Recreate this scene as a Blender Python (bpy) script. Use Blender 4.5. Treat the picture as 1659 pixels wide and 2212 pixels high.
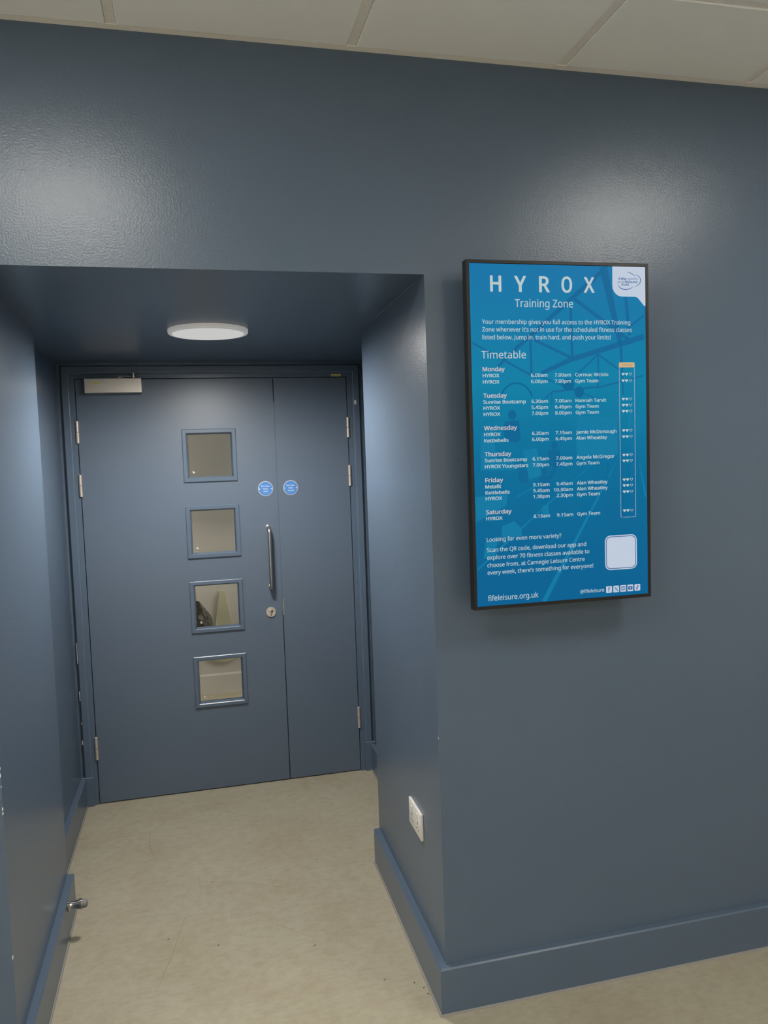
import bpy, bmesh, math, random
from mathutils import Vector, Matrix

for o in list(bpy.data.objects):
    bpy.data.objects.remove(o)
sc = bpy.context.scene
COL = sc.collection

# ------------------------------------------------------------------ camera, world, exposure
cam_d = bpy.data.cameras.new('camera')
cam_d.sensor_fit = 'VERTICAL'
cam_d.sensor_height = 36.0
cam_d.lens = 36.0 * 1687.6429 / 2212.0
cam_d.clip_start = 0.05
cam = bpy.data.objects.new('camera', cam_d)
cam.location = (0.5073, -2.0959, 1.6064)
cam.rotation_euler = (1.5065, 0.0355, -0.2397)
COL.objects.link(cam)
sc.camera = cam

world = bpy.data.worlds.new('world')
sc.world = world
world.use_nodes = True
world.node_tree.nodes['Background'].inputs[0].default_value = (0.02, 0.02, 0.02, 1)
world.node_tree.nodes['Background'].inputs[1].default_value = 0.5
sc.view_settings.view_transform = 'Standard'
sc.view_settings.look = 'None'
sc.view_settings.gamma = 1.0
sc.view_settings.use_curve_mapping = False
sc.view_settings.exposure = 0.0

PANEL_L = 23.0           # radiance of the ceiling LED panels
LAMP_W = 10.8            # watts of each LED in the round recess lamp
STORE_L = 46.0            # radiance of the unseen light added to the store room

# ------------------------------------------------------------------ dimensions (metres)
HC = 2.6947              # ceiling tile face
S = 2.1169               # soffit of the door recess
XR, XRB = 1.1514, 1.1632  # right reveal, front and back
XL, XLB = 0.0, -0.0130   # left reveal
D1 = 0.8856              # depth of reveals
D = 1.8253               # face of the door leaves
XRL, XRR = -0.088, 1.362  # side walls of the wider part of the recess
HB, T = 0.139, 0.0231    # baseboard height and thickness
RX0, RX1, RY0 = -2.634, 4.566, -4.578
YST = 3.54               # far wall of the store room

# ------------------------------------------------------------------ materials
def lin(r, g, b):
    def f(c):
        c /= 255.0
        return c / 12.92 if c <= 0.04045 else ((c + 0.055) / 1.055) ** 2.4
    return (f(r), f(g), f(b), 1.0)

def new_mat(name):
    m = bpy.data.materials.new(name)
    m.use_nodes = True
    nt = m.node_tree
    return m, nt, nt.nodes['Principled BSDF']

def coords(nt, scale=1.0):
    tc = nt.nodes.new('ShaderNodeTexCoord')
    mp = nt.nodes.new('ShaderNodeMapping')
    mp.inputs['Scale'].default_value = scale if hasattr(scale, '__len__') else (scale,) * 3
    nt.links.new(tc.outputs['Object'], mp.inputs[0])
    return mp.outputs[0]

def noise(nt, vec, scale, detail=3.0, rough=0.5):
    n = nt.nodes.new('ShaderNodeTexNoise')
    n.inputs['Scale'].default_value = scale
    n.inputs['Detail'].default_value = detail
    n.inputs['Roughness'].default_value = rough
    nt.links.new(vec, n.inputs['Vector'])
    return n.outputs['Fac']

def ramp(nt, fac, stops):
    r = nt.nodes.new('ShaderNodeValToRGB')
    el = r.color_ramp.elements
    while len(el) < len(stops):
        el.new(0.5)
    for e, (p, c) in zip(el, stops):
        e.position = p
        e.color = c
    nt.links.new(fac, r.inputs[0])
    return r.outputs[0]

def paint(name, c0, c1, rough, bump=0.04, bscale=260, spec=0.5):
    m, nt, b = new_mat(name)
    v = coords(nt)
    nt.links.new(ramp(nt, noise(nt, v, 2.2, 4), [(0.3, c0), (0.7, c1)]), b.inputs['Base Color'])
    b.inputs['Roughness'].default_value = rough
    b.inputs['Specular IOR Level'].default_value = spec
    bp = nt.nodes.new('ShaderNodeBump')
    bp.inputs['Strength'].default_value = bump
    bp.inputs['Distance'].default_value = 0.004
    nt.links.new(noise(nt, v, bscale, 2), bp.inputs['Height'])
    nt.links.new(bp.outputs[0], b.inputs['Normal'])
    return m

def plain(name, c, rough=0.5, metal=0.0, spec=0.5, bump=0.0, bscale=300, stretch=None):
    m, nt, b = new_mat(name)
    v = coords(nt, stretch or 1.0)
    n = noise(nt, v, bscale, 2)
    dark = tuple(x * 0.9 for x in c[:3]) + (1,)
    nt.links.new(ramp(nt, n, [(0.35, dark), (0.65, c)]), b.inputs['Base Color'])
    b.inputs['Roughness'].default_value = rough
    b.inputs['Metallic'].default_value = metal
    b.inputs['Specular IOR Level'].default_value = spec
    if bump:
        bp = nt.nodes.new('ShaderNodeBump')
        bp.inputs['Strength'].default_value = bump
        bp.inputs['Distance'].default_value = 0.002
        nt.links.new(n, bp.inputs['Height'])
        nt.links.new(bp.outputs[0], b.inputs['Normal'])
    return m

def glow(name, c, strength=1.0):
    m, nt, b = new_mat(name)
    b.inputs['Base Color'].default_value = (0.005, 0.005, 0.005, 1)
    b.inputs['Roughness'].default_value = 0.45
    b.inputs['Specular IOR Level'].default_value = 0.04
    b.inputs['Emission Color'].default_value = c
    b.inputs['Emission Strength'].default_value = strength
    return m

M = {}
M['wall'] = paint('blue_wall_paint', (0.082, 0.116, 0.164, 1), (0.087, 0.122, 0.172, 1), 0.285, 0.14, 200, 0.46)
M['trim'] = paint('blue_trim_gloss', (0.082, 0.117, 0.167, 1), (0.087, 0.123, 0.175, 1), 0.29, 0.03, 90)
M['door'] = paint('blue_door_paint', (0.090, 0.122, 0.168, 1), (0.095, 0.128, 0.176, 1), 0.37, 0.03, 160)
M['room_wall'] = paint('pale_wall_paint', (0.86, 0.86, 0.83, 1), (0.90, 0.90, 0.87, 1), 0.6, 0.04, 220)
M['store_wall'] = paint('store_wall_paint', (0.53, 0.51, 0.48, 1), (0.57, 0.55, 0.515, 1), 0.6, 0.03, 220)
M['tile'] = paint('ceiling_tile', (0.90, 0.91, 0.90, 1), (0.93, 0.94, 0.93, 1), 0.9, 0.1, 420, 0.2)
M['tee'] = plain('tee_bar_white', (0.93, 0.89, 0.84, 1), 0.5)
M['steel'] = plain('brushed_steel', (0.55, 0.53, 0.50, 1), 0.32, 1.0, 0.5, 0.05, 60, (1, 8, 60))
M['closer'] = plain('satin_steel', (0.62, 0.58, 0.53, 1), 0.45, 1.0, 0.5, 0.05, 30, (60, 8, 1))
M['hinge'] = plain('hinge_steel', (0.60, 0.53, 0.46, 1), 0.45, 0.6)
M['chrome'] = plain('chrome', (0.6, 0.58, 0.55, 1), 0.18, 1.0)
M['rubber'] = plain('grey_rubber', (0.20, 0.19, 0.18, 1), 0.6)
M['gap'] = plain('dark_gap', (0.01, 0.012, 0.02, 1), 0.9)
M['bezel'] = plain('black_bezel', (0.010, 0.009, 0.009, 1), 0.42, 0.0, 0.4)
M['white_plastic'] = plain('white_plastic', (0.72, 0.70, 0.66, 1), 0.35)
M['sealant'] = plain('grey_sealant', (0.25, 0.24, 0.22, 1), 0.6)
M['chip'] = plain('bare_plaster', (0.75, 0.72, 0.68, 1), 0.8)
M['sign_blue'] = plain('sign_blue', (0.065, 0.21, 0.52, 1), 0.4)
M['sign_text'] = plain('sign_text', (0.62, 0.66, 0.72, 1), 0.5)
M['sign_rim'] = plain('sign_rim', (0.60, 0.58, 0.55, 1), 0.4)
M['label_yellow'] = plain('label_yellow', (0.74, 0.68, 0.26, 1), 0.5)
M['label_ink'] = plain('label_ink', (0.36, 0.30, 0.08, 1), 0.6)
M['pale_yellow'] = plain('pale_yellow_plastic', (0.54, 0.52, 0.37, 1), 0.5)
M['bag'] = plain('black_polythene', (0.012, 0.012, 0.010, 1), 0.16, 0.0, 0.7, 0.6, 25)
M['etch'] = plain('etched_mark', (0.75, 0.73, 0.68, 1), 0.7)

# beige sheet floor with mottling, scuffs and fine scratches
def floor_mat():
    m, nt, b = new_mat('beige_floor')
    v = coords(nt)
    base = ramp(nt, noise(nt, v, 3.0, 8, 0.62), [(0.30, (0.318, 0.280, 0.203, 1)), (0.50, (0.346, 0.315, 0.237, 1)), (0.72, (0.368, 0.342, 0.263, 1))])
    fine = ramp(nt, noise(nt, v, 26.0, 8, 0.7), [(0.30, (0.86, 0.84, 0.82, 1)), (0.58, (1.03, 1.03, 1.03, 1))])
    mx = nt.nodes.new('ShaderNodeMix'); mx.data_type = 'RGBA'; mx.blend_type = 'MULTIPLY'
    mx.inputs['Factor'].default_value = 0.65
    nt.links.new(base, mx.inputs[6]); nt.links.new(fine, mx.inputs[7])
    brush = ramp(nt, noise(nt, coords(nt, (2.2, 7.0, 1)), 9.0, 6, 0.65), [(0.28, (0.86, 0.84, 0.80, 1)), (0.52, (1.02, 1.02, 1.02, 1))])
    m2 = nt.nodes.new('ShaderNodeMix'); m2.data_type = 'RGBA'; m2.blend_type = 'MULTIPLY'; m2.inputs['Factor'].default_value = 0.6
    nt.links.new(mx.outputs[2], m2.inputs[6]); nt.links.new(brush, m2.inputs[7])
    mx = m2
    out = mx.outputs[2]
    nt.links.new(out, b.inputs['Base Color'])
    b.inputs['Roughness'].default_value = 0.55
    b.inputs['Specular IOR Level'].default_value = 0.22
    bp = nt.nodes.new('ShaderNodeBump'); bp.inputs['Strength'].default_value = 0.05
    bp.inputs['Distance'].default_value = 0.003
    nt.links.new(noise(nt, v, 90, 4), bp.inputs['Height'])
    nt.links.new(bp.outputs[0], b.inputs['Normal'])
    return m
M['floor'] = floor_mat()

def glass_mat():
    m = bpy.data.materials.new('pane_glass'); m.use_nodes = True
    nt = m.node_tree; nt.nodes.clear()
    o = nt.nodes.new('ShaderNodeOutputMaterial'); mix = nt.nodes.new('ShaderNodeMixShader')
    tr = nt.nodes.new('ShaderNodeBsdfTransparent'); tr.inputs[0].default_value = (0.93, 0.93, 0.90, 1)
    gl = nt.nodes.new('ShaderNodeBsdfGlossy'); gl.inputs['Roughness'].default_value = 0.03
    fr = nt.nodes.new('ShaderNodeFresnel'); fr.inputs[0].default_value = 1.45
    nt.links.new(fr.outputs[0], mix.inputs[0]); nt.links.new(tr.outputs[0], mix.inputs[1])
    nt.links.new(gl.outputs[0], mix.inputs[2]); nt.links.new(mix.outputs[0], o.inputs[0])
    return m
M['glass'] = glass_mat()
M['panel_light'] = glow('led_panel', (1.0, 0.96, 0.89, 1), PANEL_L)
M['store_light'] = glow('store_fill_panel', (1.0, 0.96, 0.89, 1), STORE_L)
M['diffuser'] = glow('lamp_diffuser', (0.56, 0.56, 0.55, 1), 1.0)
M['lamp_rim'] = plain('opal_rim', (0.62, 0.60, 0.57, 1), 0.45)
_b = M['lamp_rim'].node_tree.nodes['Principled BSDF']      # opal acrylic edge, lit from inside
_b.inputs['Emission Color'].default_value = (0.26, 0.25, 0.235, 1); _b.inputs['Emission Strength'].default_value = 0.8

# ------------------------------------------------------------------ mesh helpers
def quad(bm, pts):
    return bm.faces.new([bm.verts.new(p) for p in pts])

def box(bm, x0, x1, y0, y1, z0, z1):
    v = [bm.verts.new(p) for p in ((x0, y0, z0), (x1, y0, z0), (x1, y1, z0), (x0, y1, z0),
                                   (x0, y0, z1), (x1, y0, z1), (x1, y1, z1), (x0, y1, z1))]
    for f in ((3, 2, 1, 0), (4, 5, 6, 7), (0, 1, 5, 4), (1, 2, 6, 5), (2, 3, 7, 6), (3, 0, 4, 7)):
        bm.faces.new([v[i] for i in f])
    return v

def prism(bm, poly, z0, z1, top_inset=None):
    a = [bm.verts.new((x, y, z0)) for x, y in poly]
    b = [bm.verts.new((x, y, z1)) for x, y in poly]
    n = len(poly)
    bm.faces.new(a[::-1]); bm.faces.new(b)
    for i in range(n):
        bm.faces.new((a[i], a[(i + 1) % n], b[(i + 1) % n], b[i]))

def extrude_y(bm, poly, y0, y1):
    """polygon in x,z extruded along y"""
    a = [bm.verts.new((x, y0, z)) for x, z in poly]
    b = [bm.verts.new((x, y1, z)) for x, z in poly]
    n = len(poly)
    bm.faces.new(a); bm.faces.new(b[::-1])
    for i in range(n):
        bm.faces.new((a[i], b[i], b[(i + 1) % n], a[(i + 1) % n]))

def ring_pts(c, ax, r, seg):
    ax = Vector(ax).normalized()
    u = ax.orthogonal().normalized(); w = ax.cross(u)
    return [Vector(c) + r * (math.cos(2 * math.pi * i / seg) * u + math.sin(2 * math.pi * i / seg) * w) for i in range(seg)]

def lathe(bm, base, ax, prof, seg=32, cap=True):
    """prof: list of (distance along axis, radius)"""
    ax = Vector(ax).normalized(); rings = []
    for d, r in prof:
        rings.append([bm.verts.new(p) for p in ring_pts(Vector(base) + ax * d, ax, max(r, 1e-5), seg)])
    for a, b in zip(rings, rings[1:]):
        for i in range(seg):
            bm.faces.new((a[i], a[(i + 1) % seg], b[(i + 1) % seg], b[i]))
    if cap:
        bm.faces.new(rings[0][::-1]); bm.faces.new(rings[-1])

def tube(bm, pts, r, seg=16):
    pts = [Vector(p) for p in pts]; rings = []
    t0 = (pts[1] - pts[0]).normalized(); u = t0.orthogonal().normalized()
    for i, p in enumerate(pts):
        t = (pts[min(i + 1, len(pts) - 1)] - pts[max(i - 1, 0)]).normalized()
        u = (u - t * u.dot(t)).normalized(); w = t.cross(u)
        rings.append([bm.verts.new(p + r * (math.cos(2 * math.pi * k / seg) * u + math.sin(2 * math.pi * k / seg) * w)) for k in range(seg)])
    for a, b in zip(rings, rings[1:]):
        for k in range(seg):
            bm.faces.new((a[k], a[(k + 1) % seg], b[(k + 1) % seg], b[k]))
    bm.faces.new(rings[0][::-1]); bm.faces.new(rings[-1])

def bevel(bm, w, seg=2):
    bmesh.ops.bevel(bm, geom=list(bm.edges), offset=w, segments=seg, profile=0.5, affect='EDGES', clamp_overlap=True)

def obj(name, bm, mat, parent=None, smooth=False, label=None, cat=None, kind=None, group=None):
    bmesh.ops.recalc_face_normals(bm, faces=list(bm.faces))
    me = bpy.data.meshes.new(name)
    bm.to_mesh(me); bm.free()
    if smooth:
        for p in me.polygons:
            p.use_smooth = True
        try:
            me.set_sharp_from_angle(angle=math.radians(35))
        except Exception:
            pass
    me.materials.append(M[mat] if isinstance(mat, str) else mat)
    o = bpy.data.objects.new(name, me)
    COL.objects.link(o)
    if parent: o.parent = parent
    tag(o, label, cat, kind, group)
    return o

def tag(o, label=None, cat=None, kind=None, group=None):
    if label: o['label'] = label
    if cat: o['category'] = cat
    if kind: o['kind'] = kind
    if group: o['group'] = group
    return o

def empty(name, loc, label=None, cat=None, kind=None, group=None):
    o = bpy.data.objects.new(name, None)
    o.empty_display_size = 0.05
    o.location = loc
    COL.objects.link(o)
    return tag(o, label, cat, kind, group)

def B():
    return bmesh.new()

def rel(o, root):
    """keep world-space mesh coordinates under a moved root"""
    o.parent = root
    o.matrix_parent_inverse = Matrix.Translation(root.location).inverted()
    return o

# ------------------------------------------------------------------ setting
bm = B(); box(bm, RX0 - .1, RX1 + .1, RY0 - .1, YST + .1, -0.1, 0)
floor = obj('floor', bm, 'floor', label='beige mottled smooth floor running into the door recess', cat='floor', kind='structure')

# scratches and specks worn into the sheet floor
M['scratch'] = plain('floor_scratch', (0.225, 0.185, 0.120, 1), 0.7)
M['speck'] = plain('floor_speck', (0.10, 0.075, 0.03, 1), 0.7)
SCR = [[(.243, 1.465), (.246, 1.34), (.257, 1.256), (.285, 1.179)], [(.353, 1.276), (.339, 1.23)], [(.403, .735), (.358, .487), (.315, .324)], [(.451, .977), (.457, .861)], [(.561, .72), (.563, .656)],
       [(.608, .633), (.587, .543)], [(.999, .794), (.94, .796)], [(.924, .446), (.909, .405)], [(.503, .932), (.655, .868), (.809, .785)], [(.687, .603), (.844, .443)], [(.149, .783), (.4, .736)],
       [(.868, .491), (.877, .433)], [(.671, .794), (.896, .774)]]
rs = random.Random(11)
for _ in range(16):
    x, y, a, l = rs.uniform(.1, 1.05), rs.uniform(.1, 1.5), rs.uniform(0, 3.14), rs.uniform(.02, .07)
    SCR.append([(x, y), (x + l * math.cos(a), y + l * math.sin(a))])
for k, pts in enumerate(SCR):
    w = .0008 if k in (8, 10, 12) else .0010 if k < 13 else .0006
    bm = B(); n_ = len(pts)
    L_, R2 = [], []
    for i, (x, y) in enumerate(pts):
        p, q = pts[max(i - 1, 0)], pts[min(i + 1, n_ - 1)]
        d = Vector((q[0] - p[0], q[1] - p[1])).normalized()
        ww = w * (.4 if i in (0, n_ - 1) else 1)
        L_.append(bm.verts.new((x - d.y * ww, y + d.x * ww, .0003))); R2.append(bm.verts.new((x + d.y * ww, y - d.x * ww, .0003)))
    for i in range(n_ - 1): bm.faces.new((R2[i], R2[i + 1], L_[i + 1], L_[i]))
    obj('floor_scratch', bm, 'scratch', floor)
for x, y in ((.501, .932), (.346, .598), (1.066, 1.031), (.824, .418), (.917, .978), (.511, .513), (1.007, .182), (1.092, .141), (1.114, .112), (1.118, .081)):
    bm = B(); a = rs.uniform(0, 3)
    P = [(x + (.0045 * math.cos(t) * math.cos(a) - .002 * math.sin(t) * math.sin(a)), y + (.0045 * math.cos(t) * math.sin(a) + .002 * math.sin(t) * math.cos(a))) for t in [i * math.pi / 4 for i in range(8)]]
    prism(bm, P, 0, .0006)
    obj('floor_speck', bm, 'speck', floor)

# the dark blue wall with the deep opening
bm = B()
prism(bm, [(RX0, 0), (XL, 0), (XLB, D1), (RX0, D1)], 0, S)
prism(bm, [(XR, 0), (RX1, 0), (RX1, D1), (XRB, D1)], 0, S)
prism(bm, [(RX0, 0), (RX1, 0), (RX1, D1), (RX0, D1)], S, HC + .05)
wf = obj('wall_front', bm, 'wall', label='dark blue painted wall with deep opening and screen', cat='wall', kind='structure')
for x, z, w, h in ((.0, .872, .002, .004), (.0, .854, .0014, .006), (.0, .825, .0014, .003), (.0, .7675, .002, .005), (.0, .756, .002, .004), (.0, .379, .002, .006), (XR, .812, .0012, .003)):
    bm = B(); P = [(x - w, z - h * .5), (x - w * .3, z - h), (x + w * .35, z - h * .3), (x + w * .35, z + h * .6), (x - w * .5, z + h)]
    extrude_y(bm, P, -.0006, .002)
    obj('paint_chip', bm, 'chip', wf)
bm = B(); tube(bm, [(XR, .001, S), (XRB, D1, S)], .0016, 8)
obj('caulk_line', bm, 'trim', wf)
bm = B(); box(bm, RX0, XRL, D1, D + .1, 0, S)
obj('wall_recess_left', bm, 'wall', label='dark blue wall left of the door inside the recess', cat='wall', kind='structure')
bm = B(); box(bm, XRR, RX1, D1, D + .1, 0, S)
obj('wall_recess_right', bm, 'wall', label='dark blue wall right of the door inside the recess', cat='wall', kind='structure')
bm = B(); box(bm, RX0, RX1, D1, D + .1, S, HC + .05)
obj('ceiling_recess', bm, 'wall', label='dark blue soffit over the door recess holding the round lamp', cat='ceiling', kind='structure')
# masonry of the door wall around the frame
bm = B()
box(bm, XRL, -0.034, D + .004, D + .1, 0, S)
box(bm, 1.310, XRR, D + .004, D + .1, 0, S)
box(bm, -0.034, 1.310, D + .004, D + .1, 2.066, S)
obj('wall_recess_back', bm, 'wall', label='narrow blue wall strip around the door frame', cat='wall', kind='structure')

# the rest of the corridor, behind the camera
bm = B(); box(bm, RX0 - .1, RX0, RY0, 0, 0, HC + .05)
obj('wall_left', bm, 'room_wall', label='pale corridor wall far to the left', cat='wall', kind='structure')
bm = B(); box(bm, RX1, RX1 + .1, RY0, 0, 0, HC + .05)
obj('wall_right', bm, 'room_wall', label='pale corridor wall far to the right', cat='wall', kind='structure')
bm = B(); box(bm, RX0, RX1, RY0 - .1, RY0, 0, HC + .05)
obj('wall_back', bm, 'room_wall', label='pale corridor wall behind the viewer', cat='wall', kind='structure')

# store room behind the door
bm = B(); box(bm, -1.2, 4.4, YST, YST + .1, 0, 2.5)
obj('wall_store_back', bm, 'store_wall', label='beige far wall seen through the door panes', cat='wall', kind='structure')
bm = B(); box(bm, -1.3, -1.2, D + .1, YST, 0, 2.5); box(bm, -1.2, .486, 3.32, YST, 0, 2.5)
obj('wall_store_left', bm, 'store_wall', label='beige side wall and pier seen through the third pane', cat='wall', kind='structure')
bm = B(); box(bm, 4.4, 4.5, D + .1, YST, 0, 2.5)
obj('wall_store_right', bm, 'store_wall', label='beige side wall of the room behind the door', cat='wall', kind='structure')
bm = B(); box(bm, -1.3, 4.5, D + .1, YST + .1, 2.5, 2.6)
obj('ceiling_store', bm, 'store_wall', label='ceiling of the room behind the door', cat='ceiling', kind='structure')
bm = B(); box(bm, .486, 4.4, YST - .014, YST, 0, .128)
extra = [(YST - .014, .128), (YST, .128), (YST, .14), (YST - .006, .14)]
a = [bm.verts.new((.486, y, z)) for y, z in extra]; b_ = [bm.verts.new((4.4, y, z)) for y, z in extra]
for i in range(4): bm.faces.new((a[i], a[(i + 1) % 4], b_[(i + 1) % 4], b_[i]))
obj('baseboard_store', bm, 'store_wall', label='beige skirting along the far wall seen through the lowest pane', cat='baseboard', kind='structure')

# suspended ceiling: tegular tiles hanging slightly below a white tee grid
bm = B(); box(bm, RX0, RX1, RY0, 0, HC + .03, HC + .05)
ceil = obj('ceiling', bm, 'tee', label='white suspended ceiling of square tiles on a tee grid', cat='ceiling', kind='structure')
XB = [RX0 + .6 * k for k in range(13)]
YB = [-.378 - .6 * n for n in range(8)]
for i, x in enumerate(XB[1:-1]):
    bm = B(); box(bm, x - .012, x + .012, RY0, -.0225, HC + .0035, HC + .03)
    obj('tee_bar', bm, 'tee', ceil)
for y in YB[:-1]:
    bm = B(); box(bm, RX0, RX1, y - .012, y + .012, HC + .0037, HC + .03)
    obj('tee_bar', bm, 'tee', ceil)
bm = B(); box(bm, RX0, RX1, -.0225, 0, HC + .001, HC + .006); box(bm, RX0, RX1, -.002, 0, HC + .006, HC + .03)
obj('edge_angle', bm, 'tee', ceil, label='white angle trim where the ceiling meets the wall')

LIGHTS = {(4, 2), (8, 2), (4, 6), (8, 6), (0, 2), (0, 6)}  # far-left column is added, unseen, to lift the bounce onto the ceiling

def tile_mesh(w, d):
    bm = B()
    v = box(bm, -w / 2, w / 2, -d / 2, d / 2, 0, .024)
    es = [e for e in bm.edges if all(q.co.z < .01 for q in e.verts)]
    bmesh.ops.bevel(bm, geom=es, offset=.002, segments=1, affect='EDGES')
    bmesh.ops.recalc_face_normals(bm, faces=list(bm.faces))
    me = bpy.data.meshes.new('ceiling_tile'); bm.to_mesh(me); bm.free()
    me.materials.append(M['tile'])
    return me

full, cut = tile_mesh(.574, .574), tile_mesh(.574, .341)
for i in range(12):
    xc = RX0 + .6 * i + .3
    for j in range(8):
        if (i, j) in LIGHTS: continue
        yc = (-.024 - .341 / 2 + .0) if j == 0 else (-.378 - .6 * (j - 1) - .3)
        o = bpy.data.objects.new('ceiling_tile', cut if j == 0 else full)
        COL.objects.link(o); o.location = (xc, yc, HC); o.parent = ceil

names = {(4, 2): 'square white LED ceiling panel above left of the opening, out of view',
         (8, 2): 'square white LED ceiling panel right of the screen, out of view',
         (4, 6): 'square white LED ceiling panel behind the viewer on the left',
         (8, 6): 'square white LED ceiling panel behind the viewer on the right',
         (0, 2): 'unseen LED ceiling panel added for bounce at the far left near the blue wall',
         (0, 6): 'unseen LED ceiling panel added for bounce at the far left behind the viewer'}
for (i, j) in sorted(LIGHTS):
    xc, yc = RX0 + .6 * i + .3, -.378 - .6 * (j - 1) - .3
    root = empty('ceiling_light_panel', (xc, yc, HC + .006), names[(i, j)], 'ceiling light', None, 'LED panels in the ceiling grid')
    bm = B(); h, g = .297, .282
    for (x0, x1, y0, y1) in ((-h, h, -h, -g), (-h, h, g, h), (-h, -g, -g, g), (g, h, -g, g)):
        box(bm, x0, x1, y0, y1, -.004, .012)
    obj('frame', bm, 'tee', root)
    bm = B(); box(bm, -g, g, -g, g, 0, .010)
    obj('diffuser', bm, 'panel_light', root)

# baseboards: board with small arris, plus a bead of grey sealant on the floor
def board(name, p0, p1, nrm, label, c0=0.0, c1=0.0):
    """p0-p1 along the wall foot, nrm towards the room, c0/c1 extra length at the front edge for mitres"""
    p0, p1, n = Vector(p0), Vector(p1), Vector(nrm).normalized()
    t = (p1 - p0).normalized()
    prof = [(0, 0), (T, 0), (T, HB - .004), (T - .004, HB), (0, HB)]
    bm = B(); rings = []
    for p, c in ((p0, -c0), (p1, c1)):
        rings.append([bm.verts.new((*(p + n * d + t * c * (d / T)), z)) for d, z in prof])
    for i in range(len(prof)):
        bm.faces.new((rings[0][i], rings[0][(i + 1) % 5], rings[1][(i + 1) % 5], rings[1][i]))
    bm.faces.new(rings[0][::-1]); bm.faces.new(rings[1])
    o = obj(name, bm, 'trim', label=label, cat='baseboard', kind='structure')
    bm = B(); rings = []
    prof = [(T - .001, 0), (T + .005, 0), (T + .0035, .004), (T - .001, .006)]
    for p, c in ((p0, -c0), (p1, c1)):
        rings.append([bm.verts.new((*(p + n * d + t * c * (d / T)), z)) for d, z in prof])
    for i in range(4):
        bm.faces.new((rings[0][i], rings[0][(i + 1) % 4], rings[1][(i + 1) % 4], rings[1][i]))
    bm.faces.new(rings[0][::-1]); bm.faces.new(rings[1])
    obj('sealant_bead', bm, 'sealant', o)
    return o

board('baseboard_front_right', (XR, 0), (RX1, 0), (0, -1), 'dark blue baseboard under the screen wall', c0=T)
board('baseboard_front_left', (RX0, 0), (XL, 0), (0, -1), 'dark blue baseboard left of the opening', c1=T)
board('baseboard_reveal_right', (XR, 0), (XRB, D1), (-1, 0), 'dark blue baseboard on the right reveal below the socket', c0=T)
board('baseboard_reveal_left', (XL, 0), (XLB, D1), (1, 0), 'dark blue baseboard on the left reveal carrying the door stop', c0=T)
board('baseboard_recess_left', (XRL, D1), (XRL, D - .019), (1, 0), 'dark blue baseboard between left reveal and door frame')
board('baseboard_recess_right', (XRR, D1), (XRR, D - .019), (-1, 0), 'dark blue baseboard between right reveal and door frame')

# ------------------------------------------------------------------ door frame
DL, DS, DR, DT = -0.0082, 0.9129, 1.2805, 2.0399
frame = empty('trim_1', (0.636, D, 0), 'blue painted door frame with architrave and plinth blocks', 'door frame', 'structure')
def fpart(name, bm, mat='trim', label=None):
    return rel(obj(name, bm, mat, label=label), frame)
GAP = .0035
for x0, x1 in ((-.034, DL - GAP), (DR + GAP, 1.310)):
    bm = B(); box(bm, x0, x1, D - .003, D + .1, 0, DT + GAP)
    fpart('jamb', bm)
bm = B(); box(bm, -.034, 1.310, D - .003, D + .1, DT + GAP, 2.066)
fpart('head_jamb', bm)
# door stops behind the leaves, coloured near-black for the shade in the gaps
bm = B(); box(bm, DL - GAP, DL + .012, D + .046, D + .1, 0, DT + GAP); box(bm, DR - .012, DR + GAP, D + .046, D + .1, 0, DT + GAP)
box(bm, DL, DR, D + .046, D + .1, DT - .012, DT + GAP)
fpart('stop', bm, 'gap')
def arch(name, pts_in, pts_out):
    """mitred architrave length: inner and outer edge end points in x,z"""
    bm = B()
    (ax, az), (bx, bz) = pts_in; (cx, cz), (dx, dz) = pts_out
    y1, y0 = D + .004, D - .016
    lerp = lambda p, q, k: (p[0] + (q[0] - p[0]) * k, p[1] + (q[1] - p[1]) * k)
    prof = [(0, y1), (0, y0 + .006), (.08, y0 + .001), (.18, y0), (.88, y0), (1, y0 + .006), (1, y1)]
    r0 = [bm.verts.new((lerp(pts_in[0], pts_out[0], k)[0], y, lerp(pts_in[0], pts_out[0], k)[1])) for k, y in prof]
    r1 = [bm.verts.new((lerp(pts_in[1], pts_out[1], k)[0], y, lerp(pts_in[1], pts_out[1], k)[1])) for k, y in prof]
    for i in range(len(prof) - 1):
        bm.faces.new((r0[i], r0[i + 1], r1[i + 1], r1[i]))
    bm.faces.new(r0); bm.faces.new(r1[::-1])
    fpart(name, bm)
arch('architrave', ((-.032, .143), (-.032, 2.063)), ((-.070, .143), (-.070, 2.103)))
arch('architrave', ((1.309, .153), (1.309, 2.063)), ((1.347, .153), (1.347, 2.103)))
arch('architrave', ((-.032, 2.063), (1.309, 2.063)), ((-.070, 2.103), (1.347, 2.103)))
for x0, x1, h in ((-.087, -.031, .143), (1.307, 1.361, .153)):
    bm = B(); box(bm, x0, x1, D - .0185, D + .004, 0, h); bevel(bm, .002, 1)
    fpart('plinth_block', bm)
# caulk line over the architrave
bm = B(); box(bm, -.07, 1.347, D - .004, D + .004, 2.103, S)
fpart('head_filler', bm)
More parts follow.
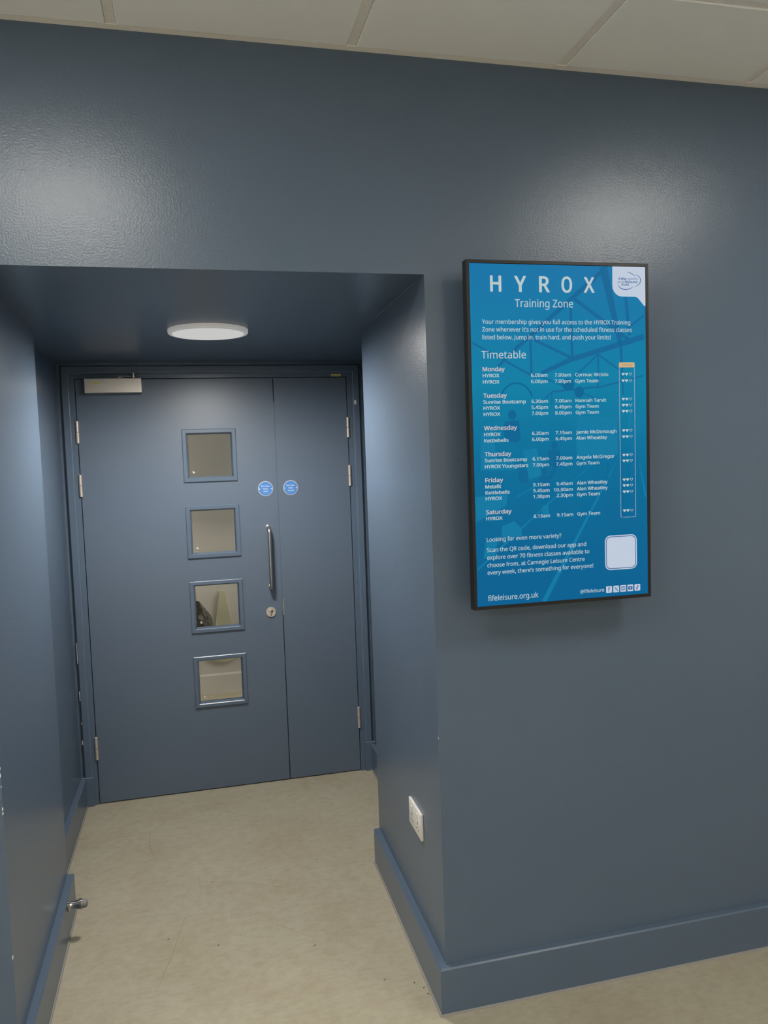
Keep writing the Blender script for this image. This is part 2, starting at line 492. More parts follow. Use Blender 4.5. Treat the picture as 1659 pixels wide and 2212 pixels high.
# small yellow label and bare chip on the frame
bm = B(); box(bm, 1.207, 1.256, D - .0036, D - .003, 2.0445, 2.0565)
lab = fpart('sticker', bm, 'label_yellow', 'small yellow sticker on the head of the frame')
bm = B()
for x0, x1 in ((1.213, 1.226), (1.229, 1.240), (1.243, 1.251)): box(bm, x0, x1, D - .0040, D - .0036, 2.0488, 2.0518)
o = obj('sticker_print', bm, 'label_ink'); rel(o, frame)
bm = B()
pts = [(1.3175, 1.921), (1.322, 1.926), (1.327, 1.921), (1.3285, 1.911), (1.326, 1.903), (1.322, 1.899), (1.319, 1.905), (1.3165, 1.913)]
extrude_y(bm, pts, D - .0166, D - .0155)
fpart('paint_chip', bm, 'chip', 'small bare patch where the paint has chipped off')
bm = B()
for z0, z1, w in ((.52, .565, .0022), (.305, .325, .0025), (.405, .415, .0015), (.70, .80, .0012)):
    box(bm, -.0712, -.0712 + w, D - .012, D - .010, z0, z1)
fpart('paint_flakes', bm, 'chip', 'pale flaked paint along the left architrave edge')

# ------------------------------------------------------------------ door leaves
TH = .044
VX0, VX1 = .484, .698
VZ = [(1.561, 1.775), (1.188, 1.402), (.8175, 1.0315), (.443, .657)]
door1 = empty('door_1', (DL, D, 0), 'wide blue fire door leaf with four square glazed panels', 'door', 'structure')
def d1(name, bm, mat, label=None, smooth=False, par=None):
    o = obj(name, bm, mat, label=label, smooth=smooth)
    rel(o, door1)
    return o
bm = B()
z0, z1, x0, x1 = .006, DT, DL, DS - .002
box(bm, x0, VX0, D, D + TH, z0, z1); box(bm, VX1, x1, D, D + TH, z0, z1)
edges = [z0] + [z for a, b in VZ[::-1] for z in (a, b)] + [z1]
for k in range(0, len(edges), 2):
    box(bm, VX0, VX1, D, D + TH, edges[k], edges[k + 1])
d1('leaf', bm, 'door')
def sub(o, parent):
    o.parent = parent          # the parent part already carries world-space coordinates
for k, (za, zb) in enumerate(VZ):
    # mitred glazing bead: proud of the leaf, sloping in to the glass
    bm = B()
    prof = [(-.0215, D + .0005), (-.0215, D - .0075), (-.0185, D - .0095), (-.004, D - .0095), (-.001, D - .007), (.0045, D + .012), (.0045, D + .016)]
    rings = []
    for sx, sz in ((-1, -1), (1, -1), (1, 1), (-1, 1)):
        px, pz = (VX0 if sx < 0 else VX1), (za if sz < 0 else zb)
        rings.append([bm.verts.new((px - sx * d, y, pz - sz * d)) for d, y in prof])
    for a in range(4):
        b = (a + 1) % 4
        for i in range(len(prof) - 1):
            bm.faces.new((rings[a][i], rings[b][i], rings[b][i + 1], rings[a][i + 1]))
    vp = d1('vision_panel', bm, 'trim')
    bm = B(); box(bm, VX0 + .001, VX1 - .001, D + .016, D + .022, za + .001, zb - .001)
    o = obj('pane', bm, 'glass', label='clear fire glass'); sub(o, vp)
    # etched maker's stamp at the foot of the glass
    bm = B(); mx, mz = VX0 + .022, za + .022
    for (ax, az, w, h) in ((0, 0, .006, .002), (.001, .003, .0045, .0015), (-.001, .0055, .007, .002), (.007, .001, .003, .004), (0, .0085, .006, .0012)):
        box(bm, mx + ax, mx + ax + w, D + .0152, D + .016, mz + az, mz + az + h)
    o = obj('glass_stamp', bm, 'etch'); sub(o, vp)

# pull handle: steel bar with two bent ends
hx = .8575
bm = B()
def bend(z, s):
    r = .022
    return [(hx, D - .058 + r - r * math.sin(a), z - s * (r - r * math.cos(a))) for a in [math.pi / 2 * q / 6 for q in range(7)]]
pts = [(hx, D, 1.300)] + bend(1.300, 1) + bend(1.000, -1)[::-1] + [(hx, D, 1.000)]
tube(bm, pts, .0095, 16)
hd = d1('pull_handle', bm, 'steel', 'steel D-shaped pull handle', True)
for z in (1.300, 1.000):
    bm = B(); lathe(bm, (hx, D, z), (0, -1, 0), [(0, .0125), (.003, .0125), (.004, .011)], 20)
    o = obj('mount', bm, 'steel', smooth=True); sub(o, hd)
# key escutcheon
bm = B(); lathe(bm, (.8535, D, .8722), (0, -1, 0), [(0, .0255), (.004, .0255), (.007, .0235), (.0072, .021), (.0062, .020)], 36)
es = d1('lock_escutcheon', bm, 'hinge', 'round steel lock escutcheon', True)
bm = B(); lathe(bm, (.8535, D - .006, .8795), (0, -1, 0), [(0, .0085), (.0045, .0085), (.005, .0075)], 24)
o = obj('cylinder', bm, 'chrome', smooth=True); sub(o, es)
bm = B(); box(bm, .8495, .8575, D - .0105, D - .006, .8555, .8745); bevel(bm, .002, 2)
o = obj('cylinder_tail', bm, 'chrome'); sub(o, es)
bm = B(); box(bm, .8525, .8545, D - .0115, D - .0108, .876, .884)
o = obj('keyhole', bm, 'gap'); sub(o, es)

door2 = empty('door_2', (DS, D, 0), 'narrow blue fire door leaf beside the wide leaf', 'door', 'structure')
bm = B(); box(bm, DS + .0025, DR, D, D + TH, .006, DT)
rel(obj('leaf', bm, 'door'), door2)
# near-black fill for the shade in the meeting gap, trim strip, bare metal strike
bm = B(); box(bm, DS - .0019, DS + .0024, D + .006, D + TH, .006, DT)
rel(obj('dark_gap_fill', bm, 'gap'), door2)
bm = B(); box(bm, DS - .0017, DS + .0022, D + .0012, D + .006, .87, 1.92)
rel(obj('meeting_strip', bm, 'trim'), door2)
bm = B(); box(bm, DS + .0005, DS + .0075, D - .0012, D + .004, .853, .938); bevel(bm, .0005, 1)
rel(obj('strike_plate', bm, 'steel', label='worn steel strike plate'), door2)

def hinge(x, za, zb, root):
    zm = (za + zb) / 2
    bm = B()
    lathe(bm, (x, D - .007, za), (0, 0, 1), [(0, .005), (.002, .0075), (zm - za - .0012, .0075), (zm - za - .001, .006)], 16)
    h = rel(obj('hinge', bm, 'hinge', smooth=True), root)
    bm = B()
    lathe(bm, (x, D - .007, zm + .0002), (0, 0, 1), [(0, .006), (.001, .0075), (zb - zm - .003, .0075), (zb - zm - .001, .005)], 16)
    o = obj('hinge_knuckle', bm, 'hinge', smooth=True); sub(o, h)
    bm = B(); box(bm, x - .004, x + .004, D - .006, D + .006, za + .002, zb - .002)
    o = obj('hinge_flap', bm, 'hinge'); sub(o, h)
for za, zb in ((1.742, 1.848), (1.490, 1.597), (.222, .334)):
    hinge(DL - .0015, za, zb, door1)
for za, zb in ((1.736, 1.840), (1.489, 1.597), (.229, .341)):
    hinge(DR + .0015, za, zb, door2)

# ------------------------------------------------------------------ lettering
FONT = None
try:        # a plain sans typeface that ships with Blender
    import os
    FONT = bpy.data.fonts.load(os.path.join(bpy.utils.system_resource('DATAFILES', path='fonts'), 'NotoSansHebrew-Regular.woff2'))
except Exception:
    FONT = None

def glyphs(txt, bold=0.0):
    cu = bpy.data.curves.new('lettering', 'FONT')
    if FONT: cu.font = FONT
    cu.body = txt; cu.size = 1.0; cu.offset = bold; cu.resolution_u = 3
    o = bpy.data.objects.new('lettering', cu); COL.objects.link(o)
    dg = bpy.context.evaluated_depsgraph_get()
    me = bpy.data.meshes.new_from_object(o.evaluated_get(dg))
    vs = [v.co.copy() for v in me.vertices]; fs = [tuple(p.vertices) for p in me.polygons]
    bpy.data.objects.remove(o); bpy.data.curves.remove(cu); bpy.data.meshes.remove(me)
    return vs, fs
CAP = max(v.y for v in glyphs('H')[0])

def put_text(bm, txt, x, z, width, cap, y, bold=0.0, align='L'):
    """flat lettering in the x,z plane, fitted to width, capitals cap high, baseline at z; bold overprints with small shifts"""
    vs, fs = glyphs(txt)
    if not vs: return
    a, b = min(v.x for v in vs), max(v.x for v in vs)
    k = cap / CAP
    d = bold * k
    kx = (width - 2 * d) / (b - a) if width else k
    if align == 'C': x = x - kx * (b - a) / 2 - d
    sh = [(0, 0)] if d <= 0 else [(-d, 0), (d, 0), (0, d * .6), (0, -d * .6), (-d * .7, d * .4), (d * .7, d * .4), (-d * .7, -d * .4), (d * .7, -d * .4)]
    for i, (dx, dz) in enumerate(sh):
        nv = [bm.verts.new((x + d + dx + (v.x - a) * kx, y - i * 4e-6, z + dz + v.y * k)) for v in vs]
        for f in fs:
            try: bm.faces.new([nv[j] for j in f])
            except ValueError: pass

# ------------------------------------------------------------------ round fire-door signs
def fire_sign(x, z, lines, label):
    root = empty('fire_door_sign', (x, D, z), label, 'sign', None, 'round blue door signs')
    bm = B(); lathe(bm, (0, 0, 0), (0, -1, 0), [(0, .037), (.0015, .037), (.0022, .0362)], 48)
    obj('rim', bm, 'sign_rim', root, True)
    bm = B(); lathe(bm, (0, -.0022, 0), (0, -1, 0), [(0, .0345), (.0005, .0345)], 48)
    face = obj('face', bm, 'sign_blue', root)
    bm = B()
    for t, tz in lines: put_text(bm, t, 0, tz, None, .0072, -.0029, .012, 'C')
    obj('lettering', bm, 'sign_text', face)
    for sx in (-1, 1):
        bm = B(); lathe(bm, (sx * .0295, -.0027, -.001), (0, -1, 0), [(0, .003), (.0012, .0028)], 14)
        obj('screw', bm, 'sign_rim', root)
fire_sign(.8535, 1.4935, [('Fire door', .009), ('keep', -.004), ('shut', -.017)], 'round blue Fire door keep shut sign on the wide leaf')
fire_sign(.9790, 1.4932, [('Fire door', .009), ('keep', -.004), ('locked', -.017)], 'round blue Fire door keep locked sign on the narrow leaf')

# ------------------------------------------------------------------ overhead door closer
cl = empty('door_closer', (.163, D, 1.972), 'brushed steel overhead door closer at top of wide leaf', 'door closer')
def cpart(name, bm, mat, label=None, smooth=False):
    return rel(obj(name, bm, mat, label=label, smooth=smooth), cl)
bm = B(); box(bm, .037, .293, D - .055, D, 1.972, 2.040); bevel(bm, .0025, 2)
cover = cpart('cover', bm, 'closer')
bm = B(); box(bm, .070, .113, D - .0556, D - .055, 2.012, 2.022); bevel(bm, .0002, 1)
st = cpart('sticker', bm, 'label_yellow', 'small yellow sticker')
bm = B()
for x0, x1 in ((.081, .090), (.095, .103)): box(bm, x0, x1, D - .0560, D - .0556, 2.0158, 2.0188)
o = obj('sticker_print', bm, 'label_ink'); sub(o, st)
bm = B(); lathe(bm, (.256, D - .030, 2.040), (0, 0, 1), [(0, .009), (.005, .009), (.006, .012), (.010, .012), (.011, .008), (.017, .008), (.018, .011), (.024, .011), (.025, .007), (.031, .006)], 20)
cpart('spindle', bm, 'steel', None, True)
bm = B()
prism(bm, [(.262, D - .040), (.266, D - .022), (.190, D - .012), (.186, D - .026)], 2.0475, 2.0515)
cpart('arm', bm, 'steel')
bm = B()
prism(bm, [(.205, D - .026), (.205, D - .003), (.188, D - .003), (.186, D - .026)], 2.0440, 2.0473)
cpart('arm_bracket', bm, 'steel')

# ------------------------------------------------------------------ round soffit lamp
lamp = empty('soffit_lamp', (.5875, .904, S), 'round flat white LED lamp glowing under the recess soffit', 'ceiling light')
R_ = .146
bm = B(); lathe(bm, (0, 0, 0), (0, 0, -1), [(0, R_ - .001), (.001, R_), (.011, R_), (.015, R_ - .003), (.0165, R_ - .009), (.016, R_ - .017)], 72)
obj('rim', bm, 'lamp_rim', lamp, True)
bm = B(); lathe(bm, (0, 0, -.0155), (0, 0, -1), [(0, R_ - .015), (.0012, R_ - .016), (.0025, R_ - .05), (.003, .03)], 72)
obj('diffuser', bm, 'diffuser', lamp, True, label='glowing white diffuser')
for k in range(9):
    r = 0 if k == 0 else .085
    a = 2 * math.pi * k / 8
    ld = bpy.data.lights.new('led', 'SPOT')
    ld.energy = LAMP_W; ld.color = (1.0, .96, .90); ld.spot_size = math.pi; ld.spot_blend = 0.70; ld.shadow_soft_size = 0.0
    lo = bpy.data.objects.new('led', ld); COL.objects.link(lo)
    lo.parent = lamp; lo.location = (r * math.cos(a), r * math.sin(a), -.022)

# ------------------------------------------------------------------ double socket on the right reveal
so = empty('wall_socket', (1.1549, .272, .455), 'white plastic double socket low on the right reveal', 'socket')
so.rotation_euler = (0, 0, math.atan2(-(XRB - XR), D1))
W2, H2 = .073, .043
bm = B(); box(bm, -.009, 0, -W2, W2, -H2, H2); bevel(bm, .002, 2)
obj('plate', bm, 'white_plastic', so, True)
for s in (-1, 1):
    bm = B(); box(bm, -.0115, -.009, s * .030 - .006, s * .030 + .006, .012, .030); bevel(bm, .0008, 1)
    obj('rocker_switch', bm, 'white_plastic', so)
    for (py, pz, a, b) in ((0, .004, .0022, .0042), (-.011, -.016, .0036, .0020), (.011, -.016, .0036, .0020)):
        bm = B(); box(bm, -.0094, -.0088, s * .034 + py - a, s * .034 + py + a, pz - b - .004, pz + b - .004)
        obj('socket_hole', bm, 'gap', so)
for s in (-1, 1):
    bm = B(); lathe(bm, (-.0088, s * .060, 0), (-1, 0, 0), [(0, .0032), (.0007, .0030)], 14)
    obj('screw', bm, 'steel', so)

# ------------------------------------------------------------------ door stop on the left baseboard
ds = empty('door_stop', (XL + T - .008, .705, .1165), 'small chrome wall door stop with grey rubber tip on left baseboard', 'door stop')
bm = B(); lathe(bm, (0, 0, 0), (1, 0, 0), [(0, .019), (.003, .019), (.006, .013), (.016, .0115), (.030, .0145), (.041, .0185), (.0445, .0185)], 28)
obj('base', bm, 'chrome', ds, True)
bm = B(); lathe(bm, (.044, 0, 0), (1, 0, 0), [(0, .0145), (.010, .0145), (.016, .012), (.019, .007), (.020, .002)], 28)
obj('rubber_tip', bm, 'rubber', ds, True)

# ------------------------------------------------------------------ wall display
KS = .983              # active area: a 16:9 panel hung portrait
SW, SH = .5292, .9408
tv = empty('wall_display', (1.5067, -.0994, 1.6624), 'black framed portrait display screen showing a blue class timetable', 'display')
tv.rotation_euler = (.0079, .0005, -.0112)
tv.scale = (KS, 1, KS)
TH_TV = .028
OW, OH = .2745, .4802
def frame_piece(pts):
    bm = B(); extrude_y(bm, pts, -.0022, TH_TV); bevel(bm, .0012, 1); return bm
iw, ih = SW / 2, SH / 2
bm = B()
# one picture-frame ring with depth
prof = [(0, TH_TV), (0, -.0008), (.0014, -.0024), (.0085, -.0024), (.0098, -.0005), (.0098, .004)]
rings = []
for sx, sz in ((-1, -1), (1, -1), (1, 1), (-1, 1)):
    rings.append([bm.verts.new((sx * (OW - d), y, sz * (OH - d))) for d, y in prof])
for a in range(4):
    b = (a + 1) % 4
    for i in range(len(prof) - 1):
        bm.faces.new((rings[a][i], rings[b][i], rings[b][i + 1], rings[a][i + 1]))
bm.faces.new([rings[i][0] for i in range(4)])
obj('bezel', bm, 'bezel', tv)
bm = B(); box(bm, -.20, .20, TH_TV, .062, -.40, .36); bevel(bm, .006, 2)
obj('rear_housing', bm, 'bezel', tv)
bm = B(); box(bm, -.10, .10, .062, .0925, -.20, .20); bevel(bm, .001, 1)
obj('wall_mount', bm, 'bezel', tv)

def screen_bg():
    m, nt, b = new_mat('screen_picture')
    b.inputs['Base Color'].default_value = (0.004, 0.004, 0.004, 1); b.inputs['Roughness'].default_value = 0.35
    b.inputs['Specular IOR Level'].default_value = 0.04
    tc = nt.nodes.new('ShaderNodeTexCoord'); sp = nt.nodes.new('ShaderNodeSeparateXYZ')
    nt.links.new(tc.outputs['Generated'], sp.inputs[0])
    n = noise(nt, tc.outputs['Generated'], 3.2, 3, 0.55)
    ma = nt.nodes.new('ShaderNodeMath'); ma.operation = 'MULTIPLY_ADD'
    ma.inputs[1].default_value = 0.16; nt.links.new(n, ma.inputs[0]); 
    su = nt.nodes.new('ShaderNodeMath'); su.operation = 'SUBTRACT'; su.inputs[1].default_value = 0.08
    nt.links.new(sp.outputs[2], su.inputs[0]); nt.links.new(su.outputs[0], ma.inputs[2])
    c = ramp(nt, ma.outputs[0], [(0.0, lin(0, 96, 146)), (0.18, lin(0, 99, 147)), (0.42, lin(0, 109, 153)), (0.66, lin(6, 126, 165)), (0.82, lin(12, 121, 166)), (1.0, lin(18, 115, 167))])
    nt.links.new(c, b.inputs['Emission Color']); b.inputs['Emission Strength'].default_value = 1.0
    return m
bm = B(); box(bm, -iw - .0003, iw + .0003, 0, .004, -ih - .0003, ih + .0003)
panel = obj('screen_panel', bm, screen_bg(), tv)

M['s_dark'] = glow('screen_dark', lin(10, 101, 150)); M['s_dark2'] = glow('screen_dark_low', lin(0, 99, 147))
M['s_light'] = glow('screen_light', lin(8, 120, 162)); M['s_light2'] = glow('screen_pale_line', lin(34, 136, 172))
M['s_text'] = glow('screen_text', lin(184, 200, 202)); M['s_white'] = glow('screen_white', lin(190, 202, 218))
M['s_day'] = glow('screen_day', lin(196, 188, 192)); M['s_navy'] = glow('screen_navy', lin(52, 92, 150))
M['s_orange'] = glow('screen_orange', lin(206, 172, 126)); M['s_pink'] = glow('screen_pink', lin(150, 160, 178))
M['s_grey'] = glow('screen_grey', lin(140, 130, 120))

def pieces(name, bm, mat, idx_groups=None):
    """each connected patch of a flat layer becomes a sub-part of the panel"""
    bm.faces.ensure_lookup_table(); seen = set(); out = []
    for f0 in bm.faces:
        if f0 in seen: continue
        st, comp = [f0], []
        seen.add(f0)
        while st:
            f = st.pop(); comp.append(f)
            for v in f.verts:
                for g in v.link_faces:
                    if g not in seen: seen.add(g); st.append(g)
        out.append([[v.co.copy() for v in f.verts] for f in comp])
    bm.free()
    for comp in out:
        b2 = B()
        for f in comp: b2.faces.new([b2.verts.new(p) for p in f])
        bmesh.ops.remove_doubles(b2, verts=list(b2.verts), dist=1e-7)
        obj(name, b2, mat, panel)

def line(name, mat, *a, **k):
    b2 = B(); put_text(b2, *a, **k); return obj(name, b2, mat, panel)
IW, IH = iw * 1000, ih * 1000
def clip(poly):
    """clip a polygon (mm) to the screen"""
    for ax, s, lim in ((0, 1, IW), (0, -1, IW), (1, 1, IH), (1, -1, IH)):
        out = []
        for i, p in enumerate(poly):
            q = poly[(i + 1) % len(poly)]
            dp, dq = lim - s * p[ax], lim - s * q[ax]
            if dp >= 0: out.append(p)
            if dp * dq < 0:
                k = dp / (dp - dq)
                out.append((p[0] + (q[0] - p[0]) * k, p[1] + (q[1] - p[1]) * k))
        poly = out
        if not poly: return poly
    return poly
def poly(bm, pts, y):
    pts = clip(pts)
    if len(pts) > 2: bm.faces.new([bm.verts.new((p[0] / 1000, y, p[1] / 1000)) for p in pts])
def strip(bm, a, b, w, y, w2=None):
    w2 = w if w2 is None else w2
    d = Vector((b[0] - a[0], b[1] - a[1])).normalized(); n = Vector((-d.y, d.x))
    poly(bm, [(a[0] + n.x * w / 2, a[1] + n.y * w / 2), (b[0] + n.x * w2 / 2, b[1] + n.y * w2 / 2), (b[0] - n.x * w2 / 2, b[1] - n.y * w2 / 2), (a[0] - n.x * w / 2, a[1] - n.y * w / 2)], y)
def ell(bm, cx, cz, rx, rz, y, n=20, rot=0.0):
    pts = []
    for i in range(n):
        a = 2 * math.pi * i / n
        x, z = rx * math.cos(a), rz * math.sin(a)
        pts.append((cx + x * math.cos(rot) - z * math.sin(rot), cz + x * math.sin(rot) + z * math.cos(rot)))
    poly(bm, pts, y)
def arc(bm, cx, cz, rx, rz, a0, a1, w, y, n=24, rot=0.0, taper=0.0):
    P = []
    for i in range(n + 1):
        a = math.radians(a0 + (a1 - a0) * i / n)
        x, z = rx * math.cos(a), rz * math.sin(a)
        P.append((cx + x * math.cos(rot) - z * math.sin(rot), cz + x * math.sin(rot) + z * math.cos(rot)))
    for i in range(n):
        k = math.sin(math.pi * (i + .5) / n)
        strip(bm, P[i], P[i + 1], w * (1 - taper + taper * k), y)
def rrect(x0, x1, z0, z1, r, n=6, corners=(1, 1, 1, 1)):
    pts = []
    for (cx, cz, a0, on) in ((x1 - r, z1 - r, 0, corners[0]), (x0 + r, z1 - r, 90, corners[1]), (x0 + r, z0 + r, 180, corners[2]), (x1 - r, z0 + r, 270, corners[3])):
        if not on:
            sx = 1 if a0 in (0, 270) else -1; sz = 1 if a0 in (0, 90) else -1
            pts.append((cx + sx * r, cz + sz * r)); continue
        for i in range(n + 1):
            a = math.radians(a0 + 90 * i / n)
            pts.append((cx + r * math.cos(a), cz + r * math.sin(a)))
    return pts

Y1, Y2, Y3, Y4, Y5 = -.0003, -.0005, -.0007, -.0009, -.0011
# faint picture behind the timetable: floor patches, then roof trusses, floor lines and figures
bm = B()
poly(bm, [(-120.4, -39.8), (-78.8, -34), (-65.2, -111.9), (-103.4, -121.1)], Y1)
poly(bm, [(-264.3, -163.3), (-168.1, -160.5), (-172.5, -188.4), (-262.3, -229.5)], Y1)
poly(bm, [(-243, 12), (-205, 26), (-200, -60), (-150, -62), (-149, -94), (-246, -91)], Y1)
poly(bm, [(45, 51), (170, 48), (173, -60), (43, -66)], Y1)
poly(bm, [(-186, -248), (-150, -236), (-128, -258), (-128, -280), (-190, -280)], Y1)
poly(bm, [(-63, -196), (-46, -196), (-44, -226), (-50, -232), (-60, -231), (-66, -222)], Y1)
poly(bm, [(-236, -290), (-200, -286), (-210, -330), (-244, -335)], Y1)
pieces('picture_patch', bm, 's_light')
bm = B()
for a, b, w, w2 in (((-262.2, -366.3), (-67.2, -207.5), 5, 4), ((-67.2, -207.5), (89.8, -85.6), 4, 2), ((-64.8, -469.4), (108.1, -179.8), 14, 6), ((108.1, -179.8), (164.9, -84.6), 6, 3),
                    ((241.2, -87.2), (260.4, -186.6), 3, 7), ((-266.1, -232.8), (-172.5, -188.4), 4, 4), ((-142.1, -168.7), (-88.7, -142.8), 4, 4)):
    strip(bm, a, b, w, Y2, w2)
pieces('picture_floor_line', bm, 's_light')
bm = B()
for a, b, w, w2 in (((133.2, 468.4), (185.1, 249.9), 24, 14), ((125.2, 452.6), (-136.6, 239.9), 13, 11), ((43.1, 378.5), (213.1, 264.1), 9, 10), ((31.2, 354.2), (34.6, 218.6), 8, 8),
                    ((-59.5, 174), (32.6, 211.7), 11, 13), ((32.6, 211.7), (259.1, 274.8), 14, 16), ((-91.3, 270.8), (32.6, 215.2), 8, 8), ((-91.4, 263.9), (-89.6, 174.2), 7, 7),
                    ((-136.6, 239.9), (-189.3, 192.2), 7, 7), ((-260.5, 257), (-89.7, 167.3), 5, 6), ((114.1, 225.4), (112.7, 133.6), 5, 5), ((114.1, 225.4), (39.4, 162.6), 5, 5),
                    ((114.1, 225.4), (176.4, 182.6), 5, 5), ((202.6, 384), (213.2, 278.3), 9, 9), ((112.7, 131.8), (256, 164.1), 5, 4), ((-30.2, 121.5), (112.7, 133.6), 5, 5),
                    ((209.5, 299.5), (259.7, 335.2), 5, 5), ((-89.6, 174.2), (112.2, 98.2), 4, 4), ((185.1, 249.9), (191.3, 111.2), 8, 4), ((-30, 121), (-60, 95), 4, 4), ((-30, 121), (-30, 85), 3, 3)):
    strip(bm, a, b, w, Y2, w2)
pieces('picture_truss_bar', bm, 's_dark')
bm = B()
ell(bm, 20, 142, 19, 17, Y3); ell(bm, 54, 120, 15, 16, Y3)
pieces('picture_ball', bm, 's_dark2')
bm = B(); arc(bm, -136, 95, 48, 52, 15, 165, 5, Y3)
obj('picture_arch', bm, 's_dark2', panel)
bm = B()
# figures: heads, trunks and limbs as faint darker shapes
for hx_, hz_, s in ((-150, 60, 1.0), (-25, -28, .8), (-120, -84, .6), (-55, -100, .7)):
    ell(bm, hx_, hz_, 12 * s, 14 * s, Y3)
    poly(bm, [(hx_ - 22 * s, hz_ - 18 * s), (hx_ + 20 * s, hz_ - 16 * s), (hx_ + 24 * s, hz_ - 70 * s), (hx_ + 10 * s, hz_ - 78 * s), (hx_ - 20 * s, hz_ - 72 * s), (hx_ - 28 * s, hz_ - 40 * s)], Y3)
for a, b, w in (((140, -80), (136, -260), 3), ((185, -80), (190, -260), 3), ((205, -90), (212, -265), 3), ((140, -170), (188, -172), 3), ((140, -205), (190, -207), 3), ((138, -240), (190, -242), 3), ((-10, -60), (-40, -120), 12)):
    strip(bm, a, b, w, Y3)
pieces('picture_figure', bm, 's_dark2')
bm = B()
for x0, x1, z0, z1 in ((205, 213, 15, 62), (236, 243, 0, 60), (213, 236, 30, 38)):
    poly(bm, [(x0, z0), (x1, z0), (x1, z1), (x0, z1)], Y3)
pieces('picture_rack_bar', bm, 's_light')

# white corner with the sports trust's logo
bm = B()
R1 = 30
pts = [(161.3, 470.4)] + [(161.0 + R1 - R1 * math.cos(math.radians(a)), 387 + R1 - R1 * math.sin(math.radians(a))) for a in range(0, 91, 9)]
pts += [(226 + 35 * math.sin(math.radians(a)), 387 - 26 + 26 * math.cos(math.radians(a))) for a in range(0, 91, 9)]
pts += [(264.6, 361), (264.6, 470.4)]
vs = [bm.verts.new((p[0] / 1000, Y3, p[1] / 1000)) for p in pts]
f = bm.faces.new(vs); bmesh.ops.triangulate(bm, faces=[f])
obj('logo_corner', bm, 's_white', panel)
bm = B()
for t, x, z, w, bd in (('Fife', 180.8, 433, 24.8, .03), ('leisure', 201.2, 425.5, 38.8, .03), ('trust', 188.8, 417.7, 24.1, .03), ('and', 177.1, 425.3, 21.2, .0), ('sports', 209.5, 433.5, 31.3, -.005)):
    put_text(bm, t, x / 1000, z / 1000, w / 1000, .0064, Y4, bd)
arc(bm, 214, 431, 36, 20, -62, 52, 2.2, Y4, 24, .1, .6)
arc(bm, 214, 433, 28, 20, 60, 128, 1.8, Y4, 20, -.5, .7)
arc(bm, 205, 426, 27, 19, 178, 318, 2.4, Y4, 24, .15, .7)
obj('logo', bm, 's_navy', panel, label='dark blue lettering and swooshes of the trust logo')

bm = B()
for ch, x, z, w in (('H', -206.2, 396, 32.8), ('Y', -135.6, 396.2, 35.1), ('R', -62.5, 396.4, 31.9), ('O', 4.6, 396.5, 32.4), ('X', 72.2, 396.8, 33.6)):
    line('title_letter', 's_text', ch, x / 1000, z / 1000, w / 1000, .0418, Y4, .022)
line('title_lettering', 's_text', 'Training Zone', -.1351, .3548, .174, .0208, Y4, .004)
bm = B()
for t, x, z, w in (('Your membership gives you full access to the HYROX Training', -232, 308.6, 447.6), ('Zone whenever it’s not in use for the scheduled fitness classes', -231.8, 287.9, 452.4),
                   ('listed below. Jump in, train hard, and push your limits!', -232, 266.7, 385.8)):
    line('intro_lettering', 's_text', t, x / 1000, z / 1000, w / 1000, .0115, Y4, .008)
line('heading_lettering', 's_text', 'Timetable', -.2362, .2149, .1307, .0202, Y4, .004)

DAYS = [('Monday', 180.3, 64.5), ('Tuesday', 108.2, 69.1), ('Wednesday', 19.4, 97.2), ('Thursday', -52.6, 78.4), ('Friday', -124.3, 52.9), ('Saturday', -212.9, 75.8)]
GT, AW = ('Gym Team', 71.4), ('Alan Wheatley', 96.5)
HX, SB, KB = ('HYROX', 48.5), ('Sunrise Bootcamp', 125.3), ('Kettlebells', 71.5)
ROWS = [(163.8, HX, '6.00am', '7.00am', ('Cormac Wcislo', 102.8), 168.5), (146.5, HX, '6.00pm', '7.00pm', GT, 150.0),
        (91.6, SB, '6.30am', '7.00am', ('Hannah Tarvit', 95.1), 97.8), (75.0, HX, '5.45pm', '6.45pm', GT, 80.3), (58.2, HX, '7.00pm', '8.00pm', GT, 63.0),
        (2.6, HX, '6.30am', '7.15am', ('Jamie McDonough', 126.3), 8.0), (-14.0, KB, '6.00pm', '6.45pm', AW, -9.7),
        (-68.7, SB, '6.15am', '7.00am', ('Angela McGregor', 119.4), -62.4), (-85.7, ('HYROX Youngstars', 128.3), '7.00pm', '7.45pm', GT, -79.0),
        (-141.3, ('Metafit', 46.6), '9.15am', '9.45am', AW, -133.4), (-158.0, KB, '9.45am', '10.30am', AW, -150.2), (-174.4, HX, '1.30pm', '2.30pm', GT, -168.3),
        (-229.9, HX, '8.15am', '9.15am', GT, -223.0)]
bm = B(); bh = B(); bo = B()
def heart(bmh, cx, cz, s, y):
    P = []
    for i in range(24):
        a = 2 * math.pi * i / 24
        P.append((cx + s * math.sin(a) ** 3, cz + s / 16 * (13 * math.cos(a) - 5 * math.cos(2 * a) - 2 * math.cos(3 * a) - math.cos(4 * a)) + .1 * s))
    return P
